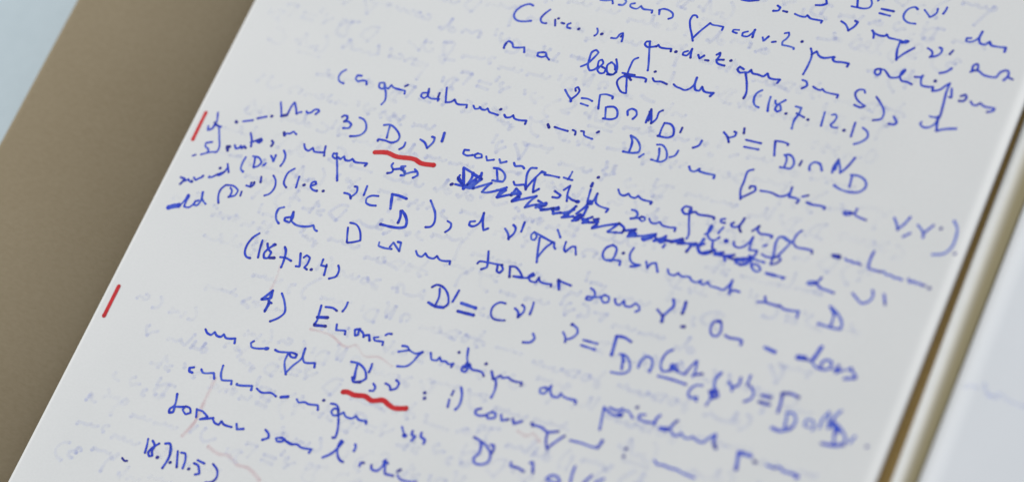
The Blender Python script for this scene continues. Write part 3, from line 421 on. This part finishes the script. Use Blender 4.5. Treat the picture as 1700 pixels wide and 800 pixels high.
N|b66 976,-3425 1097,-3598|s50 1096,-3569 1185,-3634 1259,-3863 1251,-4074|s50 1134,-3587 1239,-3450 1306,-3505 1448,-3448 1525,-3479 1658,-3497 1840,-3466 1843,-3557
N|s50 2468,-3406 2342,-3478 2379,-3579 2488,-3574 2536,-3468 2478,-3403 2536,-3468 2586,-3328|s50 2586,-3328 2625,-3482 2738,-3580 2873,-3551 2894,-3440 2991,-3502 3331,-3504 3348,-3589
N|s50 4070,-3455 4118,-3678 4194,-4023|s50 4090,-3474 4355,-3572 4565,-3547|s50 4210,-3424 4419,-3441 4525,-3359|v84 4486,-3523 4560,-3508|s50 4566,-3408 4668,-3364 4770,-3434 4858,-3509|d64 4854,-3216|s50 5116,-3334 4985,-3375 4990,-3480 5167,-3502 5407,-3459|s50 5427,-3506 5415,-3355 5473,-3235|v91 5604,-3548 5770,-3520|s50 5808,-3516 5854,-3360 5935,-3233|s50 5901,-3264 5846,-3464 5954,-3600 6080,-3600 6124,-3497 6252,-3587 6381,-3566 6426,-3504 6581,-3575 6734,-3567 6801,-3446 6931,-3284|b66 6945,-3300 6969,-3493 7047,-3589|v70 6997,-3524 7086,-3617
N|p70 7628,-3529 7686,-3750 7735,-3963|v79 7677,-3536 7947,-3539|d64 8080,-3640|d64 8104,-3655
N|l52 8386,-3638 8598,-3650|s50 8598,-3650 8693,-3581 8815,-3659 8994,-3650 9183,-3668|v79 9148,-3695 9185,-3689
N|s50 2292,-1929 2412,-2061 2445,-2165|s50 2428,-2098 2587,-1987 2647,-1842 2588,-1734 2437,-1673|d64 2430,-1675|s50 2870,-1973 3248,-1964|s50 2872,-2120 3254,-2130|b66 3700,-2141 3671,-1911 3628,-1639|b66 3628,-1639 3821,-1614 4028,-1669|s50 3993,-2064 4091,-2408|s50 3898,-2051 4031,-2040 4222,-2202 4283,-2383 4178,-2498 3871,-2559|v63 3983,-2088 4056,-2211|s50 4466,-2244 4477,-2041 4574,-1908 4712,-1949 4774,-2096 4776,-2273
N|s50 5111,-1558 4999,-1675 4955,-1875 5004,-2088 5082,-2159 5254,-2093|v56 5254,-2093 5226,-1929 5356,-1906|v70 5257,-2051 5399,-2008|s50 5244,-1973 5424,-2021|s50 5421,-2063 5628,-2082 5704,-1832 5775,-1666|s50 5793,-1661 5840,-1873 5842,-2070|s50 5875,-2006 6044,-1934|s50 5024,-2308 5378,-2294 5762,-2308
N|s50 6160,-2218 6015,-2250 5909,-2406 5916,-2555 6040,-2598 6138,-2519 6162,-2634|v56 6115,-2587 6157,-2594
N|l65 6471,-1770 6404,-1946 6433,-2142 6520,-2278|s50 6376,-2290 6537,-2224 6634,-2365 6482,-2473 6376,-2290|v63 6450,-2300 6565,-2407|s50 6475,-2455 6434,-2663|s50 6734,-1935 6853,-2053 6892,-2131|s50 6877,-2046 6987,-1930 6973,-1751|s50 7178,-1627 7186,-1889|s50 7262,-1886 7389,-1993 7414,-2164 7275,-2305
N|b66 7629,-2026 7842,-2015|b66 7620,-2197 7883,-2197|b66 8144,-2309 8127,-2072 8072,-1837|b66 8064,-1833 8259,-1780 8479,-1808|l52 8374,-2269 8441,-2633|l52 8344,-2269 8494,-2222 8627,-2367 8605,-2582|v67 8154,-2723 8390,-2736 8583,-2605
N|l46 8863,-2421 8859,-2294 8981,-2256 9074,-2323 9094,-2492|l41 8887,-2445 8994,-2444|l52 9230,-2386 9228,-2147 9309,-1946|l52 9309,-1946 9430,-2339|l52 9454,-2300 9477,-2005 9563,-1835|v112 9497,-2175 9662,-2330|s50 9606,-2379 9696,-2668|l52 9608,-2188 9819,-2344 9938,-2497 9865,-2621|b66 9426,-2737 9712,-2695 9922,-2613|l52 10040,-2528 10101,-2335|d64 10460,-2490
N|s50 -1269,-1747 -1190,-1963 -1186,-2157|s50 -1485,-1767 -1390,-1674 -1186,-1692 -980,-1857 -885,-2089 -971,-2201 -1170,-2238|b66 -1391,-2183 -1175,-2227 -952,-2195|s50 -759,-1653 -774,-1818 -792,-1983|v77 -547,-1954 -132,-1972|b66 -549,-2183 -107,-2167|s50 559,-1637 405,-1653 283,-1806 304,-1993 404,-2100 568,-2106 728,-2067|s50 847,-1693 959,-1754 1021,-1894|s50 1028,-1862 1099,-1691 1061,-1587 987,-1553|s50 1248,-1411 1270,-1554 1279,-1735|s50 1573,-2188 1660,-2288 1609,-2410 1417,-2476
N|s50 -6834,-4581 -6737,-4662 -6613,-4678 -6554,-4572 -6453,-4652 -6332,-4646 -6286,-4557 -6185,-4637 -5934,-4574 -5892,-4701
N|s50 -5409,-4490 -5464,-4559 -5399,-4661 -5215,-4649 -4947,-4555|v70 -5019,-4590 -4960,-4572|s50 -4750,-4543 -4673,-4563 -4426,-4518 -4265,-4482 -4133,-4494 -4127,-4579 -4253,-4596 -4329,-4532|s50 -4368,-4544 -4359,-4758 -4169,-5075|s50 -4192,-5031 -4102,-4809 -3963,-4551 -3987,-4277|s50 -3991,-4269 -3941,-4522 -3835,-4628 -3560,-4557 -3523,-4675
N|s50 -2460,-4264 -2423,-4467 -2365,-4641|b66 -2433,-4628 -2356,-4724 -2181,-4679|s50 -2652,-4250 -2439,-4236 -2198,-4355 -2077,-4553 -2181,-4679|s50 -2093,-4139 -2077,-4263 -2076,-4373|s50 -1828,-4617 -1739,-4695 -1745,-4791 -1843,-4821|s50 -1528,-4520 -1398,-4548 -1332,-4642 -1199,-4558 -1193,-4408 -1296,-4355
N|d64 -436,-4449|d64 -379,-4588
R|r109 -2499,-5058 -2404,-5028 -2179,-5044 -1877,-4993 -1679,-5045 -1378,-4952 -1221,-5009 -1028,-5054 -724,-4972
R|r101 -4639,1325 -4305,1404 -4018,1369 -3483,1426 -3278,1370 -2918,1411
R|r94 -9742,-4184 -9734,-5060
N|s50 256,-4181 255,-4307|s50 247,-4427 291,-4623|s50 403,-4043 507,-4221 552,-4521 504,-4627
N|s50 1129,-4404 1021,-4471 1044,-4576 1172,-4590 1295,-4539|s50 1411,-4428 1323,-4509 1401,-4589 1561,-4527 1545,-4419 1421,-4404|s50 1684,-4405 1754,-4541 1912,-4458|s50 2007,-4412 2088,-4527 2260,-4403|b66 2512,-4386 2577,-4423|s50 2543,-4409 2809,-4408 2967,-4469 3242,-4371|s50 2997,-4481 3030,-4675 3153,-4889|s50 3142,-4864 3306,-4608 3433,-4433
N|s50 3605,-4502 3900,-4482 4245,-4487 4351,-4453|s50 4336,-4446 4366,-4254|s50 4338,-4486 4391,-4266
N|s50 5793,-4347 5879,-4420 6018,-4396 6221,-4411 6375,-4402 6587,-4442 6866,-4457
N|d64 5012,-4285|d64 5032,-4480
N|s50 -6646,-5630 -6751,-5676 -6708,-5767 -6613,-5773|s50 -6423,-5619 -6341,-5689 -6051,-5614 -5967,-5749|s50 -5902,-5346 -5849,-5582 -5756,-5718 -5486,-5652 -5455,-5755|s50 -5311,-5720 -5320,-5666 -5311,-5720 -5177,-5700 -4893,-5621 -4867,-5733|s50 -4738,-5651 -4579,-5709 -4306,-5646 -4149,-5692|b66 -4017,-5672 -3840,-5600|s50 -3586,-5594 -3499,-5661 -3350,-5606 -3244,-5624 -2974,-5583 -2919,-5693|d64 -2883,-5410|s50 -2664,-5436 -2517,-5424 -2395,-5522 -2355,-5666 -2469,-5701 -2554,-5635 -2529,-5534 -2431,-5512|s50 -2419,-5508 -2251,-5835 -2157,-6143 -2155,-6234 -2223,-6247|s50 -2350,-5677 -2238,-5549 -2130,-5637 -1942,-5621 -1889,-5533 -1774,-5611 -1572,-5581 -1548,-5649
N|s50 -613,-5448 -475,-5614|v91 -469,-5645 -428,-5641|s50 -298,-5466 -287,-5563 -168,-5579 -218,-5707|s50 -56,-5440 -48,-5529 111,-5595 104,-5689
N|s50 1272,-5147 1471,-5199 1569,-5485 1492,-5653 1559,-5755 1742,-5746 1877,-5633 1857,-5435 1696,-5281 1511,-5195|s50 1744,-5204 1842,-5193 1876,-5285 1870,-5390
N|s50 2440,-5466 2454,-5560 2661,-5547 2830,-5586
N|s50 2895,-5338 2956,-5290 3064,-5552
N|s50 3450,-5578 3532,-5471 3678,-5453 3801,-5567|s50 3483,-5608 3753,-5622|s50 3999,-5079 4006,-5279 4049,-5487|s50 4480,-5168 4363,-5407|s50 4792,-5149 4644,-5316
N|s50 -6737,-6420 -6660,-6741 -6739,-6852 -6709,-6951 -6617,-6909 -6626,-6761 -6390,-6688|s50 -6355,-6668 -6394,-6767 -6258,-6853 -6148,-6776 -6225,-6671 -6359,-6661|s50 -6028,-6640 -5945,-6842|s50 -6022,-6651 -5866,-6645 -5645,-6748 -5838,-6873 -5487,-6720|s50 -5503,-6734 -5399,-6829 -5266,-6843 -5243,-6729 -5147,-6793 -4908,-6795|s50 -4818,-6682 -4745,-6808 -4577,-6742
N|s50 -4008,-6589 -3882,-6664 -3832,-6762 -3969,-6860|s50 -3511,-6653 -3639,-6706 -3585,-6769 -3447,-6738 -3405,-6662 -3511,-6653|s50 -3408,-6684 -3285,-6708 -3144,-6727|s50 -3351,-6708 -3182,-6739 -3042,-6694 -2877,-6735 -2606,-6691 -2633,-6804
N|s50 -2233,-6803 -2055,-6634 -1967,-6460 -1899,-6271 -1962,-6249 -1975,-6399 -1913,-6589 -1770,-6731 -1674,-6750|s50 -1573,-6231 -1527,-6299 -1528,-6404
N|s50 -1215,-6720 -1224,-6632 -1142,-6606
N|s50 -932,-6597 -884,-6697 -733,-6699 -650,-6561 -643,-6372|v49 -674,-6424 -542,-6431|s50 -635,-6370 -499,-6699 -271,-6687|s50 -216,-6554 -159,-6479|s50 -173,-6644 -45,-6718 370,-6659
N|s50 -6910,-7766 -6851,-7962 -6816,-8130|s50 -6768,-7773 -6653,-7878 -6656,-8028 -6586,-8133 -6662,-8179 -6734,-8095 -6673,-7927 -6565,-7786|d64 -6437,-8137|s50 -6408,-7736 -6291,-7699 -6175,-7833 -6137,-8076 -6172,-8354|v49 -6233,-7766 -6139,-8013|d64 -6039,-8151|s50 -5988,-7816 -5813,-8219|s50 -5884,-7826 -5769,-7811 -5679,-7973 -5645,-8195|d64 -5484,-8156|s50 -5421,-7976 -5288,-7997 -5154,-8186 -5252,-8238|s50 -5362,-7872 -5147,-7897|s50 -4922,-7838 -4730,-7966 -4668,-8156 -4744,-8286 -4891,-8345
N|k46 -7337,-8444 -7242,-8491 -7176,-8470
G|g43 -5687,-2362 -5627,-2737 -5629,-3058|g58 -5940,-5731 -5936,-6336 -5925,-6985 -6067,-7407|g43 -4095,-3744 -3509,-3742 -2945,-3917 -2737,-3802 -2377,-4003 -2012,-3926 -1571,-4048|g58 -5262,-7459 -4909,-7551 -4640,-7516 -4299,-7661 -4002,-7650 -3552,-7841|g43 2267,-4669 2535,-4716 2647,-4599 2895,-4750
N|s50 -5977,2045 -5942,2097 -5849,2104 -5815,2015 -5862,1932|s50 -5862,1932 -5752,1962 -5631,1902 -5644,1797 -5802,1744|s50 -5495,2153 -5360,2130 -5222,2005 -5171,1833 -5257,1680 -5516,1572
N|s50 -4575,2158 -4545,1982 -4504,1799|s50 -4742,2127 -4585,2179 -4366,2100 -4177,1922 -4180,1806 -4315,1709 -4501,1717 -4713,1705 -4703,1648|s50 -3948,1810 -3944,1687 -4029,1581|s50 -3588,2001 -3439,1950 -3305,1818|s50 -3305,1818 -3212,2040 -3240,2156 -3320,2157|b66 -3035,2350 -3008,2197 -2998,2108"""
words = []
zc = 2.0e-5
LOAD = {'s': .42, 'b': .55, 'v': .30, 'l': .10, 'd': .72, 'k': 1.1, 'p': .35, 'r': .5}
for line in INK.strip().split('\n'):
    parts = line.split('|'); kind = parts[0]
    strokes = []
    for p in parts[1:]:
        h, *q = p.split(' ')
        strokes.append((h[0], int(h[1:]) * 1e-5, [tuple(int(t) * 1e-5 for t in a.split(',')) for a in q]))
    ink = Ink()
    wl = random.uniform(-.12, .12)
    for k, w, P in strokes:
        zc += 9e-8
        if kind == 'G':
            for q, (wf, lf) in enumerate(((2.3, .35), (1.6, .4), (.9, .45))): ink.stroke(P, w * wf, lf, 1.0e-5 + q * 1.5e-6, .25)
        else:
            ink.stroke(P, w * random.uniform(1.10, 1.30) * (1.12 if kind == 'S' else 1), LOAD[k] + wl + random.uniform(-.1, .1), zc, .05 if kind == 'R' else .16)
    if kind == 'N':
        ink.build('handwritten_word', blue_ink, page)
        words.append([(w, P) for k, w, P in strokes if k in 'slb'])
    elif kind == 'S':
        o = ink.build('scribbled_out_text', blue_ink, page); o['label'] = 'blue zigzag scribble crossing out a line of text'
    elif kind == 'R':
        w_, P_ = strokes[0][1], strokes[0][2]
        if abs(P_[-1][0] - P_[0][0]) < abs(P_[-1][1] - P_[0][1]): o = ink.build('red_margin_mark', red_ink, page)
        else: o = ink.build('red_underline', red_ink, page)
    else:
        ink.v = ink.v
        ink.build('red_show_through', red_ghost, page)['kind'] = 'stuff'

# writing on the back of the page, seen faintly and mirrored through the paper
def ghosts(x0, x1, y0, y1, pitch, rnd, zf, dens=1.0):
    g = Ink(); y = y1; z = 6e-6
    while y > y0:
        x = x1 - rnd.uniform(0, .02)
        while x > x0 + .01:
            wd = rnd.choice(words)
            xs = [p[0] for _, P in wd for p in P]; ys = [p[1] for _, P in wd for p in P]
            if not xs: continue
            wx = max(xs) - min(xs); cx = (max(xs) + min(xs)) / 2; cy = (max(ys) + min(ys)) / 2
            if wx > .03 or wx < .002 or (max(ys) - min(ys)) > .0085: continue
            x -= wx
            if x < x0 + .004: break
            if rnd.random() < dens:
                st = .35 + .65 * max(0, min(1, .5 + 1.5 * noise.noise((x * 14, y * 14, 5))))
                dy = rnd.uniform(-.0008, .0008)
                for w, P in wd:
                    Q = [(x + wx / 2 - (p[0] - cx) * .85, y + dy + (p[1] - cy) * .85) for p in P]
                    for (wf, lf) in ((2.4, .34), (1.8, .38), (1.2, .36)):
                        z += 1e-8; g.stroke(Q, w * wf, lf * st, z, .2, zf, step=.0006)
            x -= rnd.uniform(.0006, .0025)
        y -= pitch
    return g
rnd = random.Random(11)
g = ghosts(XL0, XR0 - .012, -.128, .135, .0074, rnd, page_z, .92)
o = g.build('blue_show_through', blue_ghost, page); o['kind'] = 'stuff'
g = Ink()
FAINT = [[(0.1203, -0.00344), (0.12166, -0.00271), (0.12314, -0.00273)], [(0.12455, -0.00134), (0.1258, -0.00318), (0.12774, -0.00369), (0.1288, -0.00257), (0.13088, -0.00351), (0.13364, -0.00391), (0.13541, -0.004)], [(0.12632, -0.00381), (0.1285, -0.00377)]]
zf2 = lambda x, y: .0015 + .0002 * math.sin((x - SH * y) * 30 + y * 20)
for s0, P in enumerate(FAINT):
    for (wf, lf) in ((.0012, .35), (.0008, .4), (.0005, .5)): g.stroke(P, wf, lf, 2e-5 + s0 * 1e-6 + lf * 1e-6, .2, zf2)
g.build('faint_writing', blue_ghost, ls)
